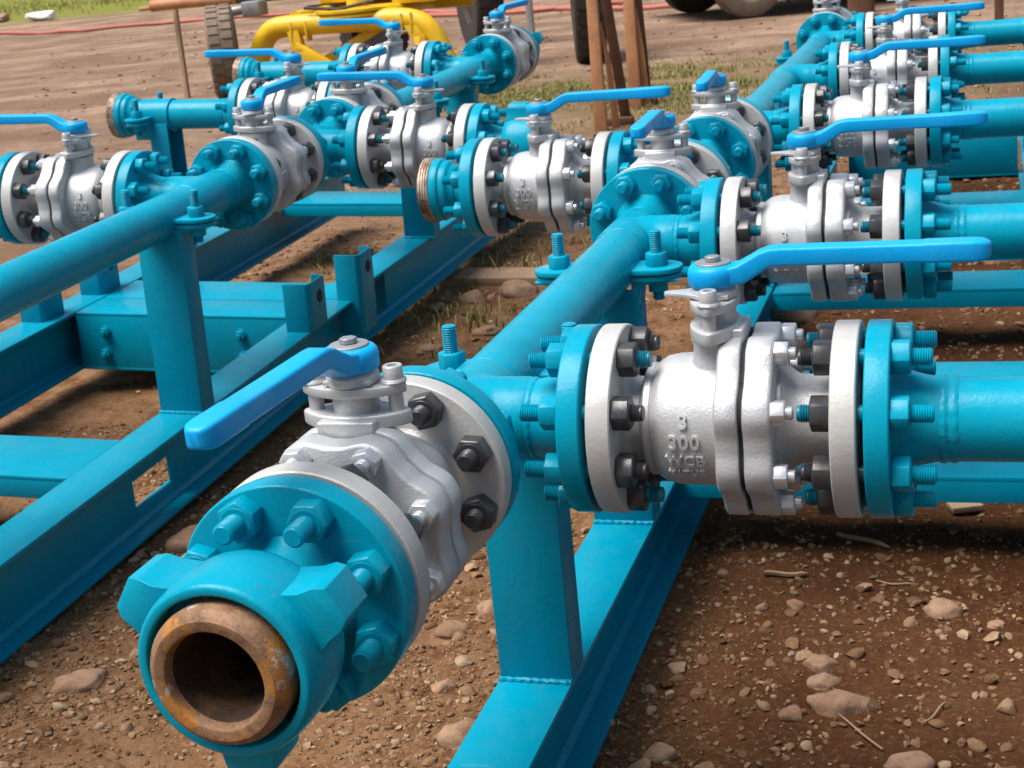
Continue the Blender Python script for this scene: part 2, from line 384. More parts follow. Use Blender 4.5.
def valve_meshes():
    D = {}
    b = MB()
    lathe(b, [(20, 60), (27.5, 59), (30, 53), (34, 48.5), (40, 47), (47, 46.5), (50, 49), (52, 58), (55, 62), (61, 62), (62.5, 60), (66, 64.5), (74, 69.5), (86, 72), (100, 72.6), (140, 73)], 64)
    rr = 99
    lathe(b, [(137, 60), (137, rr-4), (138.2, rr-1.4), (140.5, rr), (159, rr), (161, rr-1.2), (162, rr-4), (162, 60)], 128, rf=scallop)
    # bonnet neck, flange and the step against the body joint
    loft(b, [[(STEM+x, y, z) for x, y in rrect(w, h, r)] for z, w, h, r in ((50, 62, 74, 22), (66, 54, 66, 20), (74, 49, 61, 18), (88, 47, 59, 17), (95, 50, 64, 18))])
    D['body'] = b.data('body', 'silver_paint', bev=0, smooth=38)
    s = MB(); box(s, STEM+10, 163, -29, 29, 66, 108); 
    lens = []
    for k in range(40):
        t = 2*PI*k/40; c, q = math.cos(t), math.sin(t)
        lens.append((STEM+(27*c*(1-.42*abs(q)**3)), 55*q))
    prism(s, lens, 97, 111)
    D['bonnet'] = s.data('bonnet', 'silver_paint', bev=2.5, segs=3)
    e2 = MB()
    lathe(e2, [(166.5, 55), (166.5, rr-4), (167.5, rr-1.2), (169.5, rr), (192, rr), (194.5, rr-1.4), (196, rr-4), (196, 55)], 128, rf=scallop)
    lathe(e2, [(194, 63), (200, 63), (202, 61), (204, 57), (210, 52), (216, 48.5), (240, 47.5), (250, 48), (254, 50.5), (256, 55), (262, 55)], 64)
    D['end_cap'] = e2.data('end_cap', 'silver_paint', smooth=38)
    j = MB(); lathe(j, [(161, 94), (167.5, 94)], 96, rf=scallop); D['joint_gasket'] = j.data('joint_gasket', 'gasket_black')
    f = MB(); flange_disc(f, 2.4, 29); lathe(f, [(0, 40), (0, 63), (.6, 63.5), (3, 63.5)], 64, caps=False); D['flange_a'] = f.data('flange', 'white_silver_paint')
    f = MB(); flange_disc(f, 254, 280.6); lathe(f, [(280, 63.5), (282.4, 63.5), (283, 63), (283, 40)], 64, caps=False); D['flange_b'] = f.data('flange', 'white_silver_paint')
    n = MB()
    loft(n, [[(x, y, z) for y, z in hexpts(24*k)] for x, k in ((0, 1.), (13, 1.), (14.5, .93))]); lathe(n, [(13, 7), (21, 6.8), (22, 5.8)], 14)
    D['cap_nut'] = n.data('cap_nut', 'zinc_nut', bev=.5, segs=1, bang=40)
    g = MB()
    prism(g, [(x*.94+STEM*.06, y*.96) for x, y in lens], 128, 137)
    lathe(g, [(108, 21), (110, 22), (128, 22), (137, 23), (138, 25), (146, 25.5), (147, 24), (153, 20)], 40, T(STEM, 0, 0) @ RY(-90))
    D['gland_plate'] = g.data('gland_plate', 'silver_paint', bev=1.2, segs=2, smooth=40)
    g = MB(); lathe(g, [(108, 7.2), (129, 7.2)], 16, RY(-90)); lathe(g, [(137, 11.5), (139, 12.5), (141, 11.5), (141.5, 9.6), (153, 9.6), (154, 8.8), (154, 5), (149, 5)], 24, RY(-90))
    D['gland_bolt'] = g.data('gland_bolt', 'silver_paint', smooth=40)
    g = MB(); prism(g, [(18, 24), (-14, 22), (-34, 10), (-50, 6), (-54, 3), (-54, -3), (-50, -6), (-34, -10), (-14, -22), (18, -24)], 139, 143.5, T(STEM, 0, 0))
    D['stop_plate'] = g.data('stop_plate', 'silver_paint', bev=1., segs=2)
    h = MB()
    lathe(h, [(159, 23), (160, 25.5), (162, 27), (173, 27.4), (177.5, 26.4), (180.6, 24), (182, 20.5), (182, 10)], 48, T(0, 0, 0) @ RY(-90), caps=False)
    # lever arm: rounded section lofted from the hub, kicked up, then level to a rounded tip
    path = [(4, 170, 40, 19), (20, 171, 37, 19), (30, 172, 31, 21), (42, 179, 27, 20), (54, 186, 26, 19.5), (62, 188.5, 25.5, 19.5), (72, 189, 25.5, 19.5), (150, 189, 25.5, 19.5), (215, 189, 25.5, 20), (217, 189, 26.6, 21), (262, 189, 27, 21.4), (271, 189, 25, 20.6), (276, 189, 20.5, 18.5), (279.5, 189, 13, 15.5), (280.4, 189, 6, 12)]
    loops = []
    for i, (x, z, w, hh) in enumerate(path):
        a = path[max(0, i-1)]; c = path[min(len(path)-1, i+1)]
        d = Vector((c[0]-a[0], 0, c[1]-a[1])).normalized(); up = Vector((-d.z, 0, d.x))
        loops.append([tuple(Vector((x, 0, z))+Vector((0, y, 0))+up*q) for y, q in rrect(w, hh, min(3.4, w*.3, hh*.3), 3)])
    loft(h, loops)
    D['lever'] = h.data('lever', 'blue_lever', smooth=40)
    w = MB(); lathe(w, [(181.5, 19), (183.8, 19), (184.4, 18.2), (184.6, 6)], 40, RY(-90), caps=False); loft(w, [[(x, y, z) for x, y in hexpts(15)] for z in (185, 190)])
    D['washer'] = w.data('cap_washer', 'steel_grey', bev=.4, segs=1)
    D['lettering'] = lettering_data()
    return D
VM = valve_meshes()
def ball_valve(F, M, label, turn=0.):
    t = thing('ball_valve', label, 'ball valve', wm(F, M), 'flanged ball valves on the manifolds')
    bd = link('body', VM['body'], t); 
    for q in VM['lettering']: link('cast_lettering', q, bd)
    link('bonnet', VM['bonnet'], t); ec = link('end_cap', VM['end_cap'], t); link('joint_gasket', VM['joint_gasket'], t)
    for a in BOLT_A:
        link('cap_nut', VM['cap_nut'], ec, T(195.6, 90*math.sin(R(a)), 90*math.cos(R(a))) @ RX(random.uniform(0, 60)))
    fa = link('flange', VM['flange_a'], t); put_bolts(fa, 29, 1, 'nut_dark')
    fb = link('flange', VM['flange_b'], t); put_bolts(fb, 254, -1, 'nut_dark')
    gp = link('gland_plate', VM['gland_plate'], t)
    for s in (-1, 1): link('gland_bolt', VM['gland_bolt'], gp, T(STEM, s*41, 0))
    link('stop_plate', VM['stop_plate'], t)
    lv = link('lever', VM['lever'], t, T(STEM, 0, -9) @ RZ(turn)); link('cap_washer', VM['washer'], lv)
    return t

# ------------------------------------------------------------------ weld-neck flange: interface at x 0, body towards -x
def wn_meshes():
    f = MB(); flange_disc(f, -30, -4.4)
    lathe(f, [(-29.5, 59), (-33, 57), (-38, 54), (-60, 47.5), (-72, 45.2), (-81, 44.6)], 56, caps=False)
    lathe(f, [(-4.6, 63.5), (-2, 63.5), (-1.4, 63), (-1.4, 40)], 56, caps=False)
    b = MB()
    prof = []
    lathe(b, [(-84, 44.4), (-82.5, 45.9), (-80.5, 46.4), (-78, 46.), (-76, 45.2)], 96, rf=lambda r, t: r+.3*math.sin(t*23+r)+.28*math.sin(t*41+r*2), caps=False)
    g = MB(); lathe(g, [(-1.6, 66), (1.4, 66)], 56)
    return f.data('flange', 'teal_paint'), b.data('weld_bead', 'teal_paint'), g.data('gasket', 'gasket_black')
WN = wn_meshes()
def wn_flange(t, M, kind='stud'):
    f = link('flange', WN[0], t, M)
    link('weld_bead', WN[1], f); link('gasket', WN[2], f)
    put_bolts(f, -30, -1, 'nut_teal'); put_studs(f, kind=kind)
    return f

def tee_mesh(name, branches):
    """run along Y through the origin, +-86 mm; branches: list of +1/-1 sides along X"""
    mb = MB(); n = 56
    lathe(mb, [(-86, 44.6), (-80, 46.5), (-70, 48), (70, 48), (80, 46.5), (86, 44.6)], n, RZ(90), caps=False)
    for s in branches:
        loops = []
        for d, g in ((-8, 13), (-3, 9.5), (2, 6.6), (7, 4.2), (12, 2.4), (18, 1.), (25, 0.)):
            lp = []
            for j in range(n):
                th = 2*PI*j/n; r = 47.4+g*abs(math.sin(th))**1.5
                lp.append((s*(abs(47*math.sin(th))+d+2), r*math.sin(th), r*math.cos(th)))
            loops.append(lp)
        for x, r in ((78, 47.2), (84, 45.5), (86, 44.8)):
            loops.append([(s*x, r*math.sin(2*PI*j/n), r*math.cos(2*PI*j/n)) for j in range(n)])
        loft(mb, loops, None, False)
    return mb.data(name, 'teal_paint', smooth=60)
TEE = {1: tee_mesh('tee', [1]), -1: tee_mesh('tee', [-1])}
def ring_bead(name='weld_bead'):
    b = MB(); lathe(b, [(-4.5, 44.6), (-2.6, 46.6), (0, 47.4), (2.6, 46.6), (4.5, 44.6)], 56, RZ(90), rf=lambda r, t: r+.4*math.sin(t*27)+.3*math.sin(t*47+1), caps=False)
    return b.data(name, 'teal_paint')
BEAD = ring_bead()
def run_pipe(t, y0, y1):
    mb = MB(); lathe(mb, [(y0, 44.5), (y1, 44.5)], 64, RZ(90), caps=False)
    return obj('pipe', mb, 'teal_paint', t)
def spool(F, tees, y_lo, y_hi, label, lo_flange=True, hi_flange=True):
    """tees: list of (y, side). y_lo / y_hi flange interfaces along the run"""
    t = thing('pipe_spool', label, 'pipe spool', wm(F, T(0, tees[0][0], 0)), 'pipe spools of the manifolds')
    y0 = tees[0][0]
    for y, s in tees:
        te = link('tee', TEE[s], t, T(0, y-y0, 0))
        for e in (-86, 86): link('weld_bead', BEAD, te, T(0, e, 0))
        wn_flange(t, T(s*165, y-y0, 0) @ RZ(180 if s < 0 else 0))
    for (a, _), (b, _) in zip(tees, tees[1:]): run_pipe(t, a+86-y0, b-86-y0)
    if lo_flange: wn_flange(t, T(0, y_lo-y0, 0) @ RZ(-90), 'stud_dark' if y_lo == -165 and F is FR else 'stud')
    if hi_flange: wn_flange(t, T(0, y_hi-y0, 0) @ RZ(90))
    return t

# ------------------------------------------------------------------ pipe ends
def female_sub(t, x0, M=None):
    """threaded half of a hammer union, from x0 outward (125-79 long)"""
    mb = MB()
    lathe(mb, [(x0-1, 44.6), (x0, 49), (x0+3, 51), (x0+12, 52), (x0+16, 56), (x0+19, 60.5), (x0+21, 61.5), (x0+33, 62), (x0+35, 66), (x0+37, 67), (x0+52, 67.5), (x0+54, 66)], 56, caps=False)
    s = obj('union_body', mb, 'teal_paint', t, M, smooth=40)
    th = MB(); prof = [(x0+52, 60), (x0+52, 67)]
    x = x0+54
    while x < x0+76: prof += [(x, 69.5), (x+2.8, 69.5), (x+3.6, 66.6), (x+5, 66.6)]; x += 5.6
    prof += [(x, 68), (x+2, 64), (x+2, 52), (x-4, 46), (x-10, 41), (x-80, 40)]
    lathe(th, prof, 56, caps=False)
    obj('union_thread', th, 'worn_thread', t, M, smooth=25)
    d = MB(); lathe(d, [(x-60, 41), (x-59, 41)], 32); obj('bore', d, 'gasket_black', t, M)
    return x+2
def wing_nut_mesh():
    mb = MB(); n = 60
    lathe(mb, [(80, 56), (80, 62), (82, 67), (88, 72), (98, 75.5), (114, 77.5), (142, 77.5), (154, 76.5), (160, 75), (162.4, 73), (163, 71.5), (163, 67), (162, 65.5), (150, 64.5), (120, 63)], n, caps=False)
    for k in range(3):
        A = RX(29-90-120*k) if False else RX(-(90-29)+120*k)
        # lug along local +z, tapering outwards, tilted forward faces
        def loop(z, w, xa, xb): return [(xa, -w, z), (xb, -w, z), (xb, w, z), (xa, w, z)]
        loft(mb, [loop(52, 34, 90, 137), loop(68, 30, 89, 141), loop(78, 25.5, 89, 143.5), loop(86, 22.5, 90, 144), loop(99, 20.5, 92, 143), loop(107, 15, 95, 140)], A)
    return mb.data('wing_nut', 'teal_paint', bev=3.2, segs=3, bang=24, smooth=30)
def male_sub_mesh():
    mb = MB(); prof = [(124, 58), (165, 59.5), (169, 59), (173, 57), (176, 53.5), (177.5, 51.5), (177.8, 44.5), (177, 42.8), (172, 40.8), (168, 40.2)]
    lathe(mb, prof, 72, caps=False); return mb.data('male_sub', 'rusted_bore', smooth=30)
def bore_mesh():
    mb = MB(); lathe(mb, [(168, 40.2), (160, 38.5), (30, 38.5)], 56, caps=False); return mb.data('bore', 'shaded_bore_rust', smooth=30)
def union_neck_mesh():
    mb = MB(); lathe(mb, [(60, 46), (80, 47), (84, 52), (100, 56), (145, 57)], 48, caps=False); return mb.data('union_neck', 'teal_paint')
BORE = bore_mesh()
WING, MSUB, UNECK = wing_nut_mesh(), male_sub_mesh(), union_neck_mesh()
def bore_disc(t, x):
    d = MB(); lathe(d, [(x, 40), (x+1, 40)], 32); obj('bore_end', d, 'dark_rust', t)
def hammer_union(F, M, label, turn=0):
    """interface at x 0, pointing +x"""
    t = thing('hammer_union', label, 'pipe union', wm(F, M), 'hammer union pipe ends')
    wn_flange(t, RZ(180)); link('wing_nut', WING, t, RX(turn)); link('bore', BORE, link('male_sub', MSUB, t)); link('union_neck', UNECK, t); bore_disc(t, 30)
    return t
def threaded_end(F, M, label):
    t = thing('threaded_union_end', label, 'pipe union', wm(F, M), 'threaded pipe ends')
    wn_flange(t, RZ(180)); female_sub(t, 60)
    return t
def outlet_pipe(F, M, label, end=True, length=870):
    """starts at the valve's tail interface x 0 and runs +x"""
    t = thing('outlet_pipe', label, 'pipe', wm(F, M), 'outlet pipes of the manifolds')
    wn_flange(t, RZ(180))
    L = length-448
    mb = MB(); lathe(mb, [(79, 44.5), (L-40, 44.5)], 64, caps=False); obj('pipe', mb, 'teal_paint', t)
    b = MB(); lathe(b, [(76, 44.4), (78, 45.7), (80.5, 46.), (83, 45.6), (85, 44.7), (88, 45.6), (91, 46), (93.5, 45.4), (95.5, 44.4)], 110, rf=lambda r, t_: r+.28*math.sin(t_*19+r*1.3)+.25*math.sin(t_*47+r*2.1), caps=False)
    obj('weld_bead', b, 'teal_paint', t)
    c = MB(); lathe(c, [(L-165, 44.6), (L-165, 49.5), (L-163, 50.5), (L-158, 50.5), (L-156, 49), (L-60, 48.5), (L-56, 44.6)], 56, caps=False)
    obj('clamp_sleeve', c, 'teal_paint', t)
    if end: female_sub(t, L-45)
    return t

# ------------------------------------------------------------------ skid frames
def ibeam_pts(w=100, h=165, tf=9, tw=7):
    return [(-w/2, 0), (w/2, 0), (w/2, -tf), (tw/2, -tf-5), (tw/2, -h+tf+5), (w/2, -h+tf), (w/2, -h), (-w/2, -h), (-w/2, -h+tf), (-tw/2, -h+tf+5), (-tw/2, -tf-5), (-w/2, -tf)]
def ibeam(t, p0, p1, slots=(), name='beam', w=100):
    """I-beam along Y from p0 to p1 (x, y); slots: list of (y0, y1, z0, z1) openings in the web"""
    (xa, ya), (xb, yb) = p0, p1
    mb = MB(); hw = w/2; h = 165; tf = 9; zt = -425
    def X(y): return xa+(xb-xa)*(y-ya)/(yb-ya)
    def slab(y0, y1, x0, x1, z0, z1):
        v = [(X(y)+x, y, z) for x in (x0, x1) for y in (y0, y1) for z in (z0, z1)]
        mb.add(v, [(0, 1, 3, 2), (4, 6, 7, 5), (0, 4, 5, 1), (2, 3, 7, 6), (0, 2, 6, 4), (1, 5, 7, 3)])
    slab(ya, yb, -hw, hw, zt-tf, zt); slab(ya, yb, -hw, hw, zt-h, zt-h+tf)
    ys = ya
    for y0, y1, z0, z1 in sorted(slots):
        slab(ys, y0, -4, 4, zt-h+tf-1, zt-tf+1); slab(y0, y1, -4, 4, zt-h+tf-1, z0); slab(y0, y1, -4, 4, z1, zt-tf+1); ys = y1
    slab(ys, yb, -4, 4, zt-h+tf-1, zt-tf+1)
    for s in (-1, 1):      # root fillets between web and flanges
        for z, d in ((zt-tf, -1), (zt-h+tf, 1)):
            v = [(X(y)+s*a, y, z+d*b) for y in (ya, yb) for a, b in ((3.9, -.5), (14, -.5), (3.9, 9))]
            mb.add(v, [(0, 1, 2), (3, 5, 4), (0, 3, 4, 1), (1, 4, 5, 2), (2, 5, 3, 0)])
    return obj(name, mb, 'teal_beam_paint', t, bev=1.6, segs=2)
def deep_channel(t, x0, x1, y0, y1, web_front=True):
    """cross channel along X, flanges pointing towards +y behind a web on the -y side"""
    mb = MB(); zt = -426.5; h = 162; yw = y0 if web_front else y1-8
    box(mb, x0, x1, y0, y1, zt-9, zt); box(mb, x0, x1, y0, y1, zt-h, zt-h+9); box(mb, x0, x1, yw, yw+8, zt-h+8, zt-8)
    return obj('cross_beam', mb, 'teal_beam_paint', t, bev=1.6, segs=2)
def flat_channel(t, x0, x1, y0, y1):
    mb = MB(); zt = -426.5
    box(mb, x0, x1, y0, y1, zt-9, zt); box(mb, x0, x1, y0, y0+10, zt-47, zt-8); box(mb, x0, x1, y1-10, y1, zt-47, zt-8)
    return obj('cross_beam', mb, 'teal_beam_paint', t, bev=1.6, segs=2)
def post(t, x, y, flip=1, z1=-30, side=False):
    """upright channel: web facing the -Y side of the world (flip -1 inside the turned left frame)"""
    mb = MB(); zt = -423
    o = [(-50, -30), (50, -30), (50, 32), (42, 32), (42, -21), (-42, -21), (-42, 32), (-50, 32)]
    if side: o = [(-b, a) for a, b in o]
    prism(mb, [(x+a, y+b*flip) for a, b in o], zt, z1)
    p = obj('post', mb, 'teal_beam_paint', t, bev=2.2, segs=2)
    w = MB(); tube(w, [(x-50+100*i/24, y-(31+1.2*math.sin(i*2.1+x))*flip, zt+1.5*noise.noise(Vector((i*.9, y*.01, 3)))) for i in range(25)] if not side else [(x-30, y-50*flip, zt), (x, y-51*flip, zt), (x+32, y-50*flip, zt)], [4.2+.9*noise.noise(Vector((i*1.3, x*.01, y*.01))) for i in range(25)], 8)
    obj('weld_bead', w, 'teal_beam_paint', p)
    return p
STUDZ = None
def clamp(t, x, y, run='Y'):
    """saddle with an ear and a stud on both sides of the pipe"""
    A = T(x, y, 0) @ (Matrix.Identity(4) if run == 'Y' else RZ(90))
    for s in (-1, 1):
        e = MB()
        o = [(s*38, -36)]+[(s*(84+36*math.cos(R(a))), 36*math.sin(R(a))) for a in range(-90, 91, 15)]+[(s*38, 36)]
        prism(e, o, -6, 3); prism(e, [(a*.98, b*.9) for a, b in o], -17, -8)
        # the bent web that carries the ear down to the post
        v = [(s*42, -30, -15), (s*118, -24, -15), (s*112, -24, -19), (s*56, -27, -24), (s*48, -30, -70), (s*40, -30, -70)]
        loft(e, [[(a, b, c) for a, b, c in v], [(a, -b, c) for a, b, c in v]])
        ear = obj('clamp_ear', e, 'teal_paint', t, A, bev=1.8, segs=2)
        b = MB(); loft(b, [[(a, q, z) for a, q in hexpts(31*k, 15)] for z, k in ((3, .97), (4.5, 1), (22, 1), (24, .93))], T(s*79, 0, 0))
        obj('clamp_nut', b, 'teal_paint', ear, bev=.7, segs=1, bang=40)
        b = MB(); loft(b, [[(a, q, z) for a, q in hexpts(30, 40)] for z in (-38, -17)], T(s*79, 0, 0))
        obj('clamp_nut', b, 'teal_paint', ear, bev=.7, segs=1, bang=40)
        st = MB(); prof = [(-52, 8)]; z = -50
        while z < 56: prof += [(z, 9.6), (z+1.4, 8.2)]; z += 2.9
        prof += [(z, 9), (z+1, 7.5)]
        lathe(st, prof, 16, T(s*79, 0, 0) @ RY(-90)); obj('clamp_stud', st, 'teal_paint', ear, smooth=50)
def lug(t, x, y, d, far=1, z0=-425, z1=-305):
    """upright channel stub, web with a hole on the outer side; d: direction (+1/-1) from the front lip to the back lip"""
    mb = MB(); o = [(0, 0), (-far*62, 0), (-far*72, d*10), (-far*72, d*100), (-far*62, d*110), (-far*34, d*110), (-far*34, d*102), (-far*58, d*102), (-far*63, d*97), (-far*63, d*13), (-far*58, d*8), (0, d*8)]
    prism(mb, [(x+a, y+b) for a, b in o], z0, z1)
    l = obj('lug', mb, 'teal_beam_paint', t, bev=1.5, segs=2)
    h = MB(); lathe(h, [(-.8, 17), (.8, 17)], 28, T(x-far*72.2, y+d*62, z1-44))
    obj('lug_hole', h, 'gasket_black', l)
def hex_bolt(parent, M, mat='teal_beam_paint'):
    b = MB(); lathe(b, [(0, 17), (2.5, 17)], 24); loft(b, [[(x, y, z) for y, z in hexpts(25)] for x in (2.5, 16)]); lathe(b, [(16, 7.5), (24, 7)], 14)
    return obj('bolt', b, mat, parent, M, bev=.6, segs=1)

def skid(F, label, left):
    t = thing('skid_frame', label, 'skid frame', wm(F, T(0, 0, 0)))
    fl = -1 if left else 1
    slots_near = [(1012, 1100, -566, -520), (2430, 2585, -550, -490)] if left else []
    # longitudinal beams; the left skid is two frames bolted end to end
    if left:
        ibeam(t, (30, 1434), (0, -520), [s for s in slots_near if s[1] < 1400])
        ibeam(t, (0, 1440), (8, 4700), [s for s in slots_near if s[0] > 1440])
    else:
        ibeam(t, (-2, -60-460), (0, 1434)); ibeam(t, (0, 1438), (-4, 4700))
    ibeam(t, (750, -520), (750, 4700))
    xa, xb = 55, 698
    for y0, y1 in ((1270, 1455), (1461, 1612) if left else (1461, 1597)):
        c = deep_channel(t, xa, xb, y0, y1, web_front=(y0 < 1400))
        if left and y0 > 1400:
            for x, z in ((612, -478), (617, -540), (398, -478), (400, -540), (208, -478), (206, -540)):
                hex_bolt(c, T(x, 1612, z) @ RZ(90))
    for y0, y1 in (((0, 212), (2515, 2725)) if left else ((931, 1116), (2205, 2390), (3244, 3455))): flat_channel(t, xa, xb, y0, y1)
    if not left: deep_channel(t, 55, 698, 4600, 4690)
    for y in ((190, 700, 2320, 3825) if left else (188, 725, 2300, 3825)):
        post(t, 0, y, fl); clamp(t, 0, y)
    for y in ((0, S12, S13) if left else (0, S12, S13, S14, S15)):
        post(t, 742, y, fl, -20, True); clamp(t, 790, y, 'X')
    if left:
        lug(t, 14, 1745, -1, 1, -425, -302); lug(t, -8, 1452, -1, 1, -520, -300)
        lug(t, 800, 1715, -1); lug(t, 782, 1440, -1)
    return t

# ------------------------------------------------------------------ assemble the right manifold
skid(FR, 'teal steel skid frame under the right manifold, cut by the bottom edge', False)
spool(FR, [(0, 1), (S12, 1)], -165, S12+165, 'teal header pipe with two tees behind the valve nearest the camera')
spool(FR, [(YC, -1)], YC-165, YC+165, 'short teal tee between the two levered valves in the middle of the right manifold')
spool(FR, [(S13, 1), (S14, 1), (S15, 1)], S13-165, S15+165, 'teal header pipe with three tees at the far end of the right manifold')
ball_valve(FR, T(0, -165, 0) @ RZ(-90), 'big silver ball valve nearest the camera, its blue lever pointing to the lower left', -2.5)
ball_valve(FR, T(165, 0, 0), 'silver valve with cast 3 300 WCB, long blue lever reaching right in the foreground')
ball_valve(FR, T(165, S12, 0), 'silver branch valve directly behind the foreground right-pointing lever', 1)
ball_valve(FR, T(165, S13, 0), 'middle of the five right-hand branch valves, behind the second blue lever', -.5)
ball_valve(FR, T(165, S14, 0), 'fourth silver branch valve from the front on the right manifold', .8)
ball_valve(FR, T(165, S15, 0), 'farthest silver branch valve at the top right, below the topmost blue lever', -1)
ball_valve(FR, T(0, S12+448, 0) @ RZ(-90), 'silver valve behind the round teal flange of the second tee, lever pointing at the camera', 3)
ball_valve(FR, T(0, YC+448, 0) @ RZ(-90), 'silver header valve beside the grass, short blue lever above a round teal flange', 4)
ball_valve(FR, T(0, S15+165, 0) @ RZ(90), 'silver valve at the far end of the right manifold, cut by the top edge')
ball_valve(FR, T(-448, YC, 0), 'silver ball valve between the manifolds, blue lever pointing right in front of the rusty stand', 0)
hammer_union(FR, T(0, -448, 0) @ RZ(-90), 'teal hammer union with rusty open pipe mouth facing the camera')
hammer_union(FR, T(0, S15+448, 0) @ RZ(90), 'hammer union at the far end of the right manifold')
threaded_end(FR, T(-448, YC, 0) @ RZ(180), 'threaded teal pipe end with worn brown thread, left of the centre outlet valve')
for y, l in ((0, 'thick teal pipe leaving the front branch valve towards the right edge'), (S12, 'teal outlet pipe of the second branch valve, above the lever tip of the front valve'), (S13, 'teal outlet pipe third from the front at the right edge, over the dark blue beam'), (S14, 'teal outlet pipe fourth from the front at the right edge'), (S15, 'topmost teal outlet pipe at the right edge')):
    outlet_pipe(FR, T(448, y, 0), l)

# ------------------------------------------------------------------ the left manifold (same design, turned round)
skid(FL, 'teal steel skid frame under the left manifold, with upright lugs and a bolted cross joint', True)
spool(FL, [(S13, 1), (S14, 1), (S15, 1)], S13-165, S15+165, 'long teal header pipe sloping in from the left edge of the photo')
spool(FL, [(YC, -1)], YC-165, YC+165, 'short teal tee in the middle of the left manifold beside the thread-marked tail flange')
spool(FL, [(0, 1), (S12, 1)], -165, S12+165, 'teal header pipe with two tees at the far end of the left manifold')
ball_valve(FL, T(165, S13, 0), 'silver ball valve at the left edge, blue lever running out of the photo')
ball_valve(FL, T(165, S12, 0), 'silver ball valve whose blue lever points left in front of the dusty tyre', 1)
ball_valve(FL, T(165, 0, 0), 'farthest left-pointing silver ball valve, its blue lever in front of the yellow frame', -1)
ball_valve(FL, T(0, YC+448, 0) @ RZ(-90), 'silver valve behind the bolted flange of the left header, lever pointing away', 0)
ball_valve(FL, T(0, S12+448, 0) @ RZ(-90), 'silver ball valve deep in the left manifold, half hidden below two blue levers', -2)
ball_valve(FL, T(0, -165, 0) @ RZ(-90), 'silver valve at the far end of the left manifold, before the dark brown tyre', -8)
ball_valve(FL, T(-448, YC, 0), 'silver ball valve on the right side of the left manifold, blue lever pointing left')
hammer_union(FL, T(-448, YC, 0) @ RZ(180), 'teal hammer union with cream sleeve between the manifolds, lug on top', 66)
hammer_union(FL, T(0, -448, 0) @ RZ(-90), 'teal hammer union at the far end of the left manifold, one lug sticking out')
outlet_pipe(FL, T(448, S13, 0), 'teal flanged pipe stub cut off by the left edge', True)
outlet_pipe(FL, T(448, S12, 0), 'teal pipe with threaded end on a slanting post, above the left-edge valve')
outlet_pipe(FL, T(448, 0, 0), 'teal pipe with cream threaded end in front of the yellow trailer frame')

# ------------------------------------------------------------------ ground: one sheet, finer near the camera
def hgt(x, y):
    n = noise.fractal(Vector((x*.9, y*.9, 3.1)), .9, 2.1, 3)*.010
    if -4 < x < 3 and -1 < y < 8: n += noise.fractal(Vector((x*5.5, y*5.5, 1.7)), .8, 2.2, 4)*.009+(.0055*abs(noise.noise(Vector((x*15, y*15, 7.7)))) if y < 3.5 else 0)
    else: n += noise.fractal(Vector((x*3, y*3, 1.7)), .8, 2.2, 2)*.008
    if y > 6: n += min(1, (y-6)/5)*(.035*noise.noise(Vector((x*.35+y*.12, y*1.1, 9)))+.03*noise.noise(Vector((x*.12, y*.45, 5))))
    if y > 33: n += min(1, (y-33)/20)*.12*noise.noise(Vector((x*.2, y*.2, 2)))
    return n-.004
def axis(lo, hi, step, far, grow):
    a = list(np.arange(lo, hi, step)); s = step; p = a[-1]
    while p < far[1]: s *= grow; p += s; a.append(p)
    s = step; p = lo; pre = []
    while p > far[0]: s *= grow; p -= s; pre.append(p)
    return pre[::-1]+a
xs = axis(-1.6, 1.35, .016, (-160, 130), 1.035); ys = axis(-.25, 2.2, .016, (-8, 320), 1.02)
gv = [(x, y, hgt(x, y)) for y in ys for x in xs]
nx = len(xs)
gf = [(j*nx+i, j*nx+i+1, (j+1)*nx+i+1, (j+1)*nx+i) for j in range(len(ys)-1) for i in range(nx-1)]
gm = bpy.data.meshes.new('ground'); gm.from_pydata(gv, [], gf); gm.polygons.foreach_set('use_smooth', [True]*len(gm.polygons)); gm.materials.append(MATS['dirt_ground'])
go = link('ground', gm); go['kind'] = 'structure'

# ------------------------------------------------------------------ stones and gravel
def ico(sub):
    bm = bmesh.new(); bmesh.ops.create_icosphere(bm, subdivisions=sub, radius=1)
    v = np.array([q.co[:] for q in bm.verts]); f = np.array([[q.index for q in p.verts] for p in bm.faces]); bm.free(); return v, f
def pebble_shapes(sub, n, seed):
    v, f = ico(sub); out = []
    for k in range(n):
        w = []
        for p in v:
            q = Vector(p); d = 1+.36*noise.noise(q*1.3+Vector((k*7.1+seed, 0, 0)))+.15*noise.noise(q*3.1+Vector((0, k*3.3+seed, 0)))+.05*noise.noise(q*7.+Vector((0, 0, k*2.3)))
            w.append(q*d)
        w = np.array(w)
        # a few flat facets
        rng = np.random.default_rng(k+seed*100)
        for _ in range(7):
            nrm = rng.normal(size=3); nrm /= np.linalg.norm(nrm); d = w @ nrm; lim = .72*d.max(); ex = np.clip(d-lim, 0, None); w = w-np.outer(ex*.8, nrm)
        out.append(w)
    return out, f
def rotm(rng):
    a, b, c = rng.uniform(-.35, .35), rng.uniform(-.35, .35), rng.uniform(0, 2*PI)
    return np.array((Matrix.Rotation(c, 3, 'Z') @ Matrix.Rotation(b, 3, 'Y') @ Matrix.Rotation(a, 3, 'X')))
